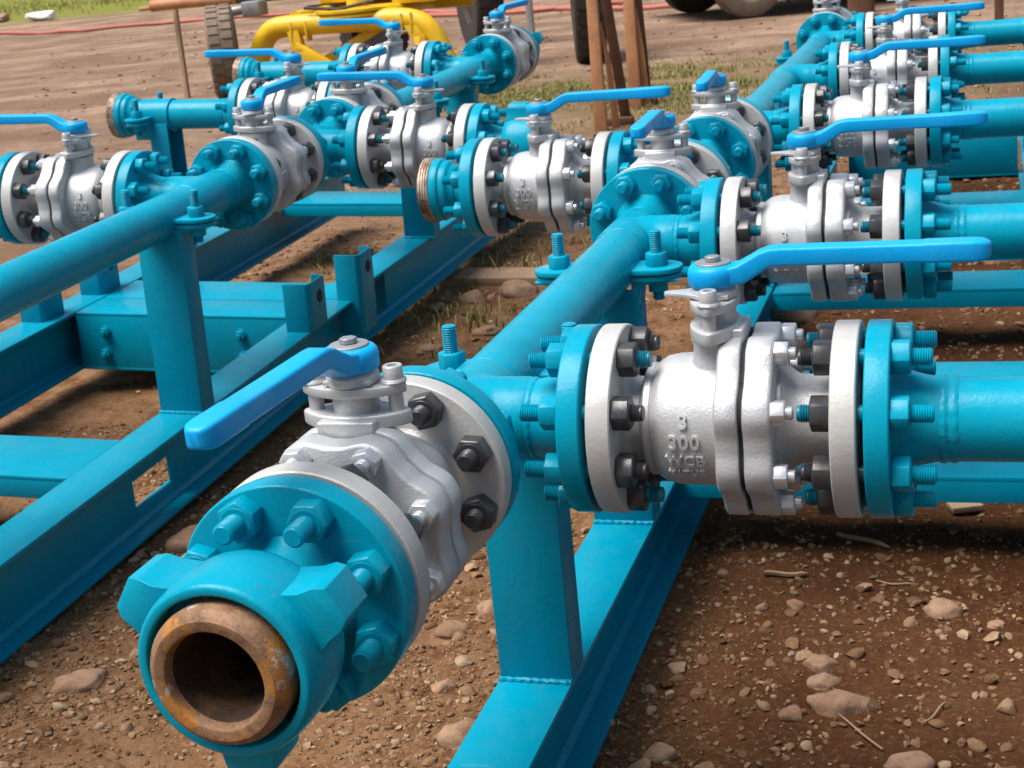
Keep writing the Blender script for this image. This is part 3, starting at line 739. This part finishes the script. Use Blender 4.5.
def mass(name, items, shapes, f, mat):
    V = []; F = []; o = 0
    for (x, y, s, fl, rng) in items:
        w = shapes[rng.integers(len(shapes))]*np.array([s*rng.uniform(.8, 1.25), s*rng.uniform(.7, 1.05), s*fl]) @ rotm(rng).T
        z = hgt(x, y)
        V.append(w+np.array([x, y, z+s*fl*.28])); F.append(f+o); o += len(w)
    V = np.concatenate(V); F = np.concatenate(F)
    me = bpy.data.meshes.new(name); me.vertices.add(len(V)); me.vertices.foreach_set('co', V.ravel())
    me.loops.add(F.size); me.loops.foreach_set('vertex_index', F.ravel().astype(np.int32))
    me.polygons.add(len(F)); me.polygons.foreach_set('loop_start', np.arange(0, F.size, 3, dtype=np.int32)); me.polygons.foreach_set('loop_total', np.full(len(F), 3, dtype=np.int32))
    me.update(); me.validate(); me.polygons.foreach_set('use_smooth', [True]*len(F)); me.set_sharp_from_angle(angle=R(40))
    me.materials.append(MATS[mat]); return link(name, me)
rng = np.random.default_rng(11)
sh1, f1 = pebble_shapes(1, 12, 1); sh2, f2 = pebble_shapes(2, 10, 2); sh3, f3 = pebble_shapes(3, 14, 3)
small = []
def clump(x, y): return noise.noise(Vector((x*2.2, y*2.2, 4.4)))
while len(small) < 21000:
    y = -.2+rng.random()**1.5*6.6; w = .75+.42*max(0, y)
    x = rng.uniform(-.9-.42*max(0, y), .62+.12*max(0, y))
    if clump(x, y)+rng.uniform(-.55, .75) < 0: continue
    s = .0018+.0066*rng.random()**2.8
    small.append((x, y, s*(1+.10*y), rng.uniform(.55, .9), rng))
n0 = len(small)
while len(small) < n0+15000:
    y = -.25+rng.random()*1.9; x = rng.uniform(-1.05-.4*max(0, y), .12+.1*rng.normal())
    if noise.noise(Vector((x*3.1+9, y*3.1, 2.2)))+rng.uniform(-.35, .85) < 0: continue
    small.append((x, y, .0016+.0052*rng.random()**2.4, rng.uniform(.5, .85), rng))
g = mass('gravel', small, sh1, f1, 'gravel_mix'); g['kind'] = 'stuff'
mid = []
while len(mid) < 3000:
    y = -.2+rng.random()**1.35*6.2; x = rng.uniform(-.95-.42*max(0, y), .66+.12*max(0, y))
    if clump(x*.8+3, y*.8)+rng.uniform(-.5, .8) < 0: continue
    s = .006+.011*rng.random()**2.6
    mid.append((x, y, s, rng.uniform(.4, .75), rng))
far_ = []
while len(far_) < 2600:
    y = 4.5+rng.random()**1.3*16; x = rng.uniform(-1.2-.62*y, .5+.05*y)
    far_.append((x, y, .006+.020*rng.random()**3*(1+y*.05), rng.uniform(.3, .6), rng))
g2 = mass('yard_gravel', far_, sh1, f1, 'gravel_mix'); g2['kind'] = 'stuff'
g = mass('pebbles', mid, sh2, f2, 'gravel_mix'); g['kind'] = 'stuff'
STONES = [
    (.37, .44, .048, .022, 25, 'broad flat grey-tan stone in the dirt at the lower right'),
    (.335, .50, .026, .016, 10, 'flat oval tan stone just behind the broad flat stone at the lower right'),
    (.33, .555, .026, .016, -20, 'pointed tan stone third in line behind the broad flat stone at the lower right'),
    (.30, .40, .020, .014, 40, 'round tan pebble left of the broad flat stone at the lower right'),
    (.50, .76, .036, .022, 5, 'pale rough-edged stone hump in the dark soil under the front pipe'),
    (.455, .70, .014, .011, 60, 'small pale cube-like stone left of the rough stone hump'),
    (.27, .75, .018, .013, -30, 'rounded pale pebble in dark soil below the front branch valve'),
    (.215, .735, .012, .010, 20, 'small pale pebble left of the rounded one below the front branch valve'),
    (.585, .72, .014, .008, 10, 'thin flat tan stone near the right edge of the photo'),
    (.47, .285, .032, .018, 0, 'pale stone cut by the bottom edge at the lower right'),
    (.13, .27, .026, .019, 15, 'reddish brown round stone beside the foot of the front skid beam'),
    (-.29, .61, .030, .019, 20, 'rounded tan stone left of the front post'),
    (-.24, .42, .022, .015, 50, 'pale egg-shaped stone midway between the hammer union and the front skid beam'),
    (-.255, .70, .024, .018, -10, 'pinkish stone half hidden behind the front post, topmost of the group'),
    (-.205, .60, .016, .011, 0, 'small pale stone between the rounded tan stone and the front post'),
    (-.155, .265, .040, .032, 10, 'big angular stone against the front skid beam at the bottom edge'),
    (-.86, .37, .046, .016, 35, 'wide flat tan stone left of the hammer union'),
    (-.96, .93, .055, .030, 70, 'brown rock in shadow beside the left skid beam'),
    (-.86, 2.92, .075, .040, 10, 'large tan rock in front of the wooden plank'),
    (-.98, 2.85, .048, .030, -20, 'round tan rock left of the largest rock by the plank'),
    (-1.07, 2.76, .032, .020, 30, 'smaller brown rock nearest the left skid beam, by the plank'),
    (-.80, 2.45, .045, .022, 0, 'flat brown rock on the gravel strip between the skids, left of the header pipe'),
    (-.93, 2.3, .038, .02, 15, 'dull flat stone on the gravel strip below the round tan rock'),
    (-.62, 3.35, .075, .05, 0, 'tan rock behind the plank end beside the centre outlet valve'),
    (-.56, 3.75, .065, .045, 20, 'upper tan rock behind the plank, close to the round teal flange'),
    (.06, 2.55, .075, .045, 20, 'tan rock seen between the second tee and the front lever hub'),
    (.12, 2.25, .055, .03, 50, 'low brown rock right of the header post, under the lever hub'),
    (.62, 3.2, .08, .05, 5, 'brown rock seen through the slot between two cross beams'),
]
for k, (x, y, s, h, a, lab) in enumerate(STONES):
    w = .9*sh3[k % len(sh3)]*np.array([s*1.15, s*.85, h*1.1])
    me = bpy.data.meshes.new('stone'); me.from_pydata([tuple(p) for p in w], [], [tuple(int(i) for i in q) for q in f3]); me.polygons.foreach_set('use_smooth', [True]*len(f3))
    me.materials.append(MATS['stone_tan'])
    o = link('stone', me); o.location = (x, y, hgt(x, y)+h*.08); o.rotation_euler = (0, 0, R(a)); tag(o, lab, 'stone', 'larger stones on the ground')

# planks and bits of wood
def plank(x0, y0, x1, y1, w, h, z, lab, mat='wood_plank'):
    mb = MB(); d = Vector((x1-x0, y1-y0, 0)); L = d.length*1000
    loops = []
    for i in range(13):
        f = i/12; j = noise.noise(Vector((f*5, x0, y0)))*w*.04
        loops.append([(L*f, -w/2+j, 0), (L*f, w/2+j*.7, 0), (L*f, w/2+j*.7, h), (L*f, -w/2+j, h)])
    loft(mb, loops)
    o = obj('plank', mb, mat, bev=2, segs=2); o.location = (x0, y0, z); o.rotation_euler = (0, 0, math.atan2(d.y, d.x))
    return tag(o, lab, 'plank')
plank(-1.32, 3.13, -.30, 3.06, 150, 38, -.012, 'weathered wooden plank lying on the ground between the two skids')
plank(.505, 1.17, .56, 1.19, 42, 12, .006, 'small square wooden block on dark soil under the front outlet pipe', 'pale_wood')
plank(-.1, 3.02, .62, 2.86, 130, 35, -.015, 'wooden board lying under the right skid, behind the front lever hub')
plank(.62, 5.4, 1.6, 5.3, 160, 40, -.01, 'wooden plank on the ground between the two farthest outlet pipes')
for i, (x, y, a, L, lab) in enumerate(((.40, .36, 128, 110, 'thin pale straw stalk lying beside the broad flat stone'), (.24, .86, 5, 75, 'flat brown chip of wood on dark soil below the front valve'), (.42, .86, -8, 60, 'thin twig lying between the wood chip and the rough stone hump'), (.50, .42, 62, 70, 'short twig at the lower right edge of the photo'), (.36, 1.02, -30, 110, 'curved bark strip on dark soil under the front flange'), (.12, 1.0, 70, 80, 'brown stick beside the front skid beam, in shade'))):
    mb = MB(); p = [(L*(j/7-.5), 2.2*math.sin(j*.8+i), 4+1.2*math.sin(j*.9+i)) for j in range(8)]
    tube(mb, p, [1.5 if i not in (1, 4) else 4.5]*7+[.6], 7, flat=1.6 if i in (1, 4) else 1)
    o = obj('twig', mb, 'twig_wood'); o.location = (x, y, hgt(x, y)+.002); o.rotation_euler = (0, 0, R(a)); tag(o, lab, 'twig')

# ------------------------------------------------------------------ grass (uncountable)
def grass(name, patches, mat='grass_blade'):
    V = []; F = []
    for cx, cy, rx, ry, n, h in patches:
        for _ in range(n):
            x = cx+rx*rng.normal()*.5; y = cy+ry*rng.normal()*.5
            if clump(x*1.1, y*1.1+5) < rng.uniform(-.35, .45): continue
            z = hgt(x, y)
            for _b in range(3):
                a = rng.uniform(0, 2*PI); hh = h*rng.uniform(.5, 1.3); w = .0018+h*.03; ln = hh*rng.uniform(.3, 1.1)
                bx, by = x+rng.normal()*.01, y+rng.normal()*.01; ca, sa = math.cos(a), math.sin(a); o = len(V)
                V += [(bx-sa*w, by+ca*w, z-.004), (bx+sa*w, by-ca*w, z-.004), (bx+ca*ln*.4+sa*w*.7, by+sa*ln*.4-ca*w*.7, z+hh*.65), (bx+ca*ln*.4-sa*w*.7, by+sa*ln*.4+ca*w*.7, z+hh*.65), (bx+ca*ln, by+sa*ln, z+hh)]
                F += [(o, o+1, o+2, o+3), (o+3, o+2, o+4)]
    me = bpy.data.meshes.new(name); me.from_pydata(V, [], F); me.materials.append(MATS[mat]); o = link(name, me); o['kind'] = 'stuff'; return o
grass('grass', [(-1.0, 2.65, .45, .5, 260, .035), (-.85, 3.3, .5, .35, 160, .04), (-1.3, 3.4, .5, .5, 160, .04), (-2.3, 8.2, 1.5, 1.5, 9000, .026), (-1.1, 8.8, 1.9, 1.5, 8000, .026), (-.3, 7.8, 1.1, 1.2, 3500, .024), (-1.9, 7.1, 1., .6, 700, .024)])
mg = grass('meadow_grass', [(-34, 46, 26, 12, 5000, .16), (-26, 40, 12, 5, 2500, .13)])

# ------------------------------------------------------------------ background: trailer, truck, stands, posts, hoses
FB = Matrix.Identity(4)
def tyre(name, cx, cy, r, w, rim_r, ang, lab, mat='tyre_tread', cat='wheel', z=None, parent=None, group=None, rimmat='dark_iron'):
    """wheel standing on the ground, axle turned ang degrees from +X"""
    M = Matrix.Translation((cx, cy, r*.001-.012 if z is None else z)) @ RZ(ang)
    t = thing(name, lab, cat, M, group) if parent is None else link(name, None, parent, None)
    if parent is not None: t.matrix_basis = M
    mb = MB(); n = 72; hw = w/2
    loop = [(-hw*.55, rim_r), (-hw*.9, rim_r+8), (-hw, (rim_r+r)*.52), (-hw*.97, r-26), (-hw*.86, r-8), (-hw*.7, r), (hw*.7, r), (hw*.86, r-8), (hw*.97, r-26), (hw, (rim_r+r)*.52), (hw*.9, rim_r+8), (hw*.55, rim_r)]
    lathe(mb, loop, n, closed=True)
    # tread blocks
    for k in range(30):
        for s in (-1, 1):
            A = RX(12*k+(6 if s > 0 else 0))
            box(mb, s*hw*.08 if s > 0 else -hw*.82, hw*.82 if s > 0 else -hw*.08, -r*.075, r*.075, r-6, r+8, A)
    obj('tyre', mb, mat, t, bev=0, smooth=30)
    rb = MB(); lathe(rb, [(-hw*.5, rim_r+1), (-hw*.45, rim_r-18), (0, rim_r-26), (hw*.1, rim_r*.5), (hw*.35, rim_r*.42), (hw*.42, rim_r*.2), (hw*.42, 10)], 36)
    obj('rim', rb, rimmat, t)
    return t
tyre('trailer_wheel', -5.30, 9.72, 368, 225, 190, 25, 'dusty brown tyre with worn tread standing left of the yellow frame', group='wheels of the yellow trailer')
tyre('trailer_wheel', -2.47, 10.6, 560, 250, 270, 16, 'large dark tyre seen edge-on behind the rusty stand', 'tyre_dark', group='wheels of the yellow trailer')
tyre('trailer_wheel', -4.03, 12.6, 520, 270, 250, 30, 'dark brown tyre behind the far valve of the left manifold', 'tyre_dark', group='wheels of the yellow trailer')
tyre('spare_tyre', -4.62, 11.3, 330, 220, 170, 70, 'dark tyre leaning under the yellow frame', 'tyre_dark', cat='tyre')

tr = thing('yellow_trailer', 'yellow tubular trailer chassis with a round turntable, behind the left manifold', 'trailer', Matrix.Translation((-4.3, 9.9, 0)))
def ytube(name, pts, r, flat=1.):
    # smooth the path
    P = [Vector(p) for p in pts]
    for _ in range(2):
        Q = [P[0]]
        for a, b in zip(P, P[1:]): Q += [a*.75+b*.25, a*.25+b*.75]
        P = Q+[P[-1]]
    mb = MB(); tube(mb, P, r, 18, flat=flat); return obj(name, mb, 'yellow_paint', tr, smooth=50)
fr = ytube('frame_tube', [(-840, 0, 20), (-790, 0, 280), (-660, 0, 500), (-420, 0, 510), (300, 0, 500), (590, 0, 490), (740, 0, 390), (850, 0, 100)], 86)
ytube('frame_tube', [(-700, 900, 560), (0, 900, 570), (800, 900, 560)], 60)
ytube('frame_tube', [(-420, 0, 570), (-450, 900, 565)], 50); ytube('frame_tube', [(420, 0, 560), (440, 900, 565)], 50)
mb = MB(); lathe(mb, [(535, 60), (535, 330), (543, 345), (557, 345), (561, 318), (575, 318), (579, 350), (599, 350), (603, 330), (603, 60)], 72, T(60, 180, 0) @ RY(-90)); obj('turntable_ring', mb, 'yellow_paint', tr, smooth=30)
mb = MB(); lathe(mb, [(595, 90), (700, 80), (760, 60)], 32, T(60, 180, 0) @ RY(-90)); obj('kingpin', mb, 'yellow_paint', tr)
def brace(pts, w, h):
    mb = MB()
    for a, b in zip(pts, pts[1:]):
        a, b = Vector(a), Vector(b); d = (b-a).normalized(); s = Vector((0, 1, 0)); u = d.cross(s).normalized()
        loft(mb, [[tuple(p+s*i*w/2+u*j*h/2) for i, j in ((-1, -1), (1, -1), (1, 1), (-1, 1))] for p in (a-d*h*.3, b+d*h*.3)])
    return obj('brace', mb, 'yellow_paint', tr, bev=4)
brace([(-430, -40, 500), (-390, -60, 330), (-20, -80, 90)], 70, 95); brace([(560, -40, 480), (660, -60, 330), (700, -80, 90)], 70, 95); brace([(-330, 60, 160), (330, 120, 470), (700, 100, 330)], 60, 70)
for x in (-430, -300, 520, 600):
    mb = MB(); box(mb, x-8, x+8, -90, 10, 380, 540); obj('bracket', mb, 'yellow_paint', tr, bev=3)
mb = MB(); box(mb, -960, -800, 150, 330, 600, 720); tube(mb, [(-1160, 150, 640), (-960, 240, 660)], 40, 12); obj('brake_can', mb, 'steel_grey', tr, bev=10)
mb = MB(); box(mb, -1500, 1200, 700, 1000, 690, 800); obj('chassis_rail', mb, 'dark_iron', tr, bev=8)
mb = MB(); tube(mb, [(-1650, -80, 760), (-1350, -60, 765), (-920, -40, 760)], 45, 14); tube(mb, [(-1760, -80, 745), (-1640, -80, 748)], 18, 8); o = obj('drawbar', mb, 'rusty_steel', tr)
mb = MB(); box(mb, 380, 760, 120, 520, 600, 860); obj('deck_box', mb, 'yellow_paint', tr, bev=12)
mb = MB(); box(mb, -360, 420, 380, 700, 640, 900); obj('gearbox', mb, 'yellow_paint', tr, bev=20)
mb = MB(); tube(mb, [(-300, -60, 640), (0, -80, 610), (300, -60, 650)], 14, 8); obj('air_line', mb, 'dark_iron', tr)

# rusty support stands
def stand(x, y, h, w, bx0, bx1, depth, lab):
    t = thing('rusty_stand', lab, 'stand', Matrix.Translation((x, y, 0)), 'rusty support stands')
    def bar(name, mat, secs, e=20):
        mb = MB(); loft(mb, [[(cx+a*ww/2, cy+b*e, z) for a, b in ((-1, -1), (1, -1), (1, 1), (-1, 1))] for z, cx, cy, ww in secs]); return obj(name, mb, mat, t, bev=3)
    bar('upright', 'rusty_steel', [(-5, 0, 0, w*1.15), (h*.35, 2, 0, w), (h, 8, 0, w*.9)])
    bar('brace', 'dark_rust', [(-5, bx1, depth, w*.95), (h, bx0, 40, w*.8)], 16)
    bar('web_plate', 'rusty_steel', [(-3, w*.9, depth*.45, w*.7), (h*.3, w*.75, depth*.3, w*.5), (h*.5, w*.55, 30, w*.15)], 5)
    mb = MB(); box(mb, -w*.3, bx1+w, depth*.6, depth*.6+55, -5, 40); obj('foot_bar', mb, 'dark_rust', t, bev=3)
    return t
stand(-1.42, 6.5, 1150, 60, 24, 76, 300, 'rusty brown upright stand with slanted brace, nearer the lever tip')
stand(-1.42, 7.4, 1150, 66, 26, 46, 120, 'second rusty stand, right of and behind the wider one')
def post_thing(x, y, h, w, lean, mat, lab, name='post', cat='post'):
    mb = MB(); loft(mb, [[(a*k+lean*z/h, b*k, z) for a, b in rrect(w, w, w*.2, 2)] for z, k in ((-20, 1.05), (h*.5, .95), (h, .9))])
    o = obj(name, mb, mat); o.location = (x, y, 0); return tag(o, lab, cat)
post_thing(-5.82, 9.95, 1500, 42, 25, 'pale_wood', 'thin wooden stake rising behind the threaded pipe end at the left', 'wooden_stake', 'stake')
post_thing(-4.0, 14.2, 1300, 70, 0, 'steel_grey', 'thin grey post behind the far valve of the left manifold', 'grey_post')
post_thing(-.52, 13.4, 1600, 230, 0, 'dark_rust', 'dark red-brown post behind the far end of the right manifold', 'rusty_post')
post_thing(.70, 11.6, 1500, 70, 0, 'dark_rust', 'thin dark post behind the topmost outlet pipe at the right', 'thin_post')
# hoses along the yard
def hose(pts, r, lab):
    P = [Vector(p) for p in pts]
    for _ in range(3):
        Q = [P[0]]
        for a, b in zip(P, P[1:]): Q += [a*.75+b*.25, a*.25+b*.75]
        P = Q+[P[-1]]
    mb = MB(); tube(mb, [(p.x*1000, p.y*1000, (hgt(p.x, p.y)+r*.0009)*1000+p.z) for p in P], r, 8); return tag(obj('red_hose', mb, 'red_hose'), lab, 'hose')
hose([(-25, 28.5, 0), (-18.1, 24.6, 0), (-15.2, 22.9, 0), (-14, 23.3, 0), (-12.4, 23.2, 0), (-9, 21.5, 0)], 36, 'faded red hose lying across the mud at the upper left')
hose([(-7.6, 20.2, 0), (-6.2, 18.7, 0), (-5.3, 18.3, 0), (-4, 17.2, 0), (-2.6, 16.2, 0), (-1, 16.6, 0), (1.5, 17.4, 0)], 34, 'red hose along the mud behind the dark wheels')
hose([(-7.4, 19.2, 0), (-6.0, 18.2, 0), (-4.9, 17.7, 0), (-3.8, 18.0, 0)], 32, 'second red hose coiling beside the first, behind the far left valve')
# white rubbish and a log by the meadow
for x, y, s, lab, mat, cat in ((-20.6, 30.2, .27, 'crumpled white plastic rubbish at the edge of the meadow', 'white_plastic', 'rubbish'), (-22.4, 30.9, .3, 'tan mound of earth left of the white rubbish', 'wood_plank', 'mound')):
    w = sh3[3]*np.array([s*1.6, s*.7, s*.5]); me = bpy.data.meshes.new(cat); me.from_pydata([tuple(p) for p in w], [], [tuple(int(i) for i in q) for q in f3]); me.materials.append(MATS[mat])
    o = link('white_rubbish' if cat == 'rubbish' else 'earth_mound', me); o.location = (x, y, .1); tag(o, lab, cat)
# parked truck: only its wheels and underside reach into the photo
tk = thing('parked_truck', 'red truck parked on the mud, only wheels and sills in view at the top', 'truck', Matrix.Translation((-2.28, 14.57, 0)) @ RZ(-59))
def part(name, mat, fn, **kw):
    mb = MB(); fn(mb); return obj(name, mb, mat, tk, **kw)
part('body', 'red_paint', lambda m: (box(m, -850, 850, -300, 3600, 520, 900), box(m, -860, 860, -380, -300, 420, 640)), bev=30)
part('cab', 'red_paint', lambda m: loft(m, [[(-800, 1500, 900), (800, 1500, 900), (800, 3000, 900), (-800, 3000, 900)], [(-680, 1650, 1500), (680, 1650, 1500), (680, 2700, 1500), (-680, 2700, 1500)]]), bev=40)
part('window', 'glass_dark', lambda m: loft(m, [[(-700, 1512, 960), (700, 1512, 960), (700, 1530, 960), (-700, 1530, 960)], [(-620, 1620, 1420), (620, 1620, 1420), (620, 1640, 1420), (-620, 1640, 1420)]]))
part('chassis', 'dark_iron', lambda m: box(m, -700, 700, -280, 3500, 330, 525))
for x in (-760, 760):
    for y in (250, 2900):
        M = Matrix.Translation((x*.001, y*.001, .36))
        w = link('wheel', None, tk, None); w.matrix_basis = M
        mb = MB(); lathe(mb, [(-70, 190), (-110, 210), (-118, 290), (-105, 345), (-80, 362), (80, 362), (105, 345), (118, 290), (110, 210), (70, 190)], 48, closed=True); obj('tyre', mb, 'tyre_tread' if x > 0 else 'tyre_dark', w)  # left-side tyres take the darker colour to carry the shadow on them
        mb = MB(); lathe(mb, [(60, 195), (60, 120), (90, 70), (90, 10)], 32, caps=False); lathe(mb, [(-60, 195), (-60, 10)], 32, caps=False); obj('rim', mb, 'steel_grey', w)

# ------------------------------------------------------------------ light, sky, camera
W = bpy.data.worlds.new('World'); S.world = W; W.use_nodes = True
nt = W.node_tree; bg = nt.nodes['Background']
sky = nt.nodes.new('ShaderNodeTexSky'); sky.sky_type = 'NISHITA'; sky.sun_disc = False
SUN_EL, SUN_AZ = 66., -125.       # azimuth measured from +Y towards +X
sky.sun_elevation = R(SUN_EL); sky.sun_rotation = R(180+SUN_AZ-180) ; sky.air_density = 1.6; sky.dust_density = 2.; sky.ozone_density = .8
nt.links.new(sky.outputs[0], bg.inputs[0]); bg.inputs[1].default_value = .05
su = bpy.data.lights.new('sun', 'SUN'); su.energy = 3.; su.angle = R(42); su.color = (1, .95, .88)
so = bpy.data.objects.new('sun', su); COL.objects.link(so)
SUN_DIR = Vector((math.sin(R(SUN_AZ))*math.cos(R(SUN_EL)), math.cos(R(SUN_AZ))*math.cos(R(SUN_EL)), math.sin(R(SUN_EL))))
so.rotation_euler = SUN_DIR.to_track_quat('Z', 'Y').to_euler()

cam = bpy.data.cameras.new('camera'); co = bpy.data.objects.new('camera', cam); COL.objects.link(co)
cam.sensor_width = 36; cam.lens = 52.9499
co.matrix_world = Matrix(((0.954312, 0.004150, 0.298784, 0.56735), (0.283202, 0.306394, -0.908801, -1.54487), (-0.095317, 0.951896, 0.291220, 0.53524 + GZ*.001), (0, 0, 0, 1)))
cam.clip_start = .05; cam.clip_end = 600
cam.dof.use_dof = True; cam.dof.focus_distance = 1.45; cam.dof.aperture_fstop = 26
S.camera = co
S.view_settings.view_transform = 'Standard'; S.view_settings.look = 'None'; S.view_settings.exposure = 1.1; S.view_settings.gamma = 1
S.view_settings.use_curve_mapping = False
S.render.engine = 'CYCLES'
S.cycles.max_bounces = 6; S.cycles.diffuse_bounces = 3; S.cycles.glossy_bounces = 3
S.cycles.use_denoising = True
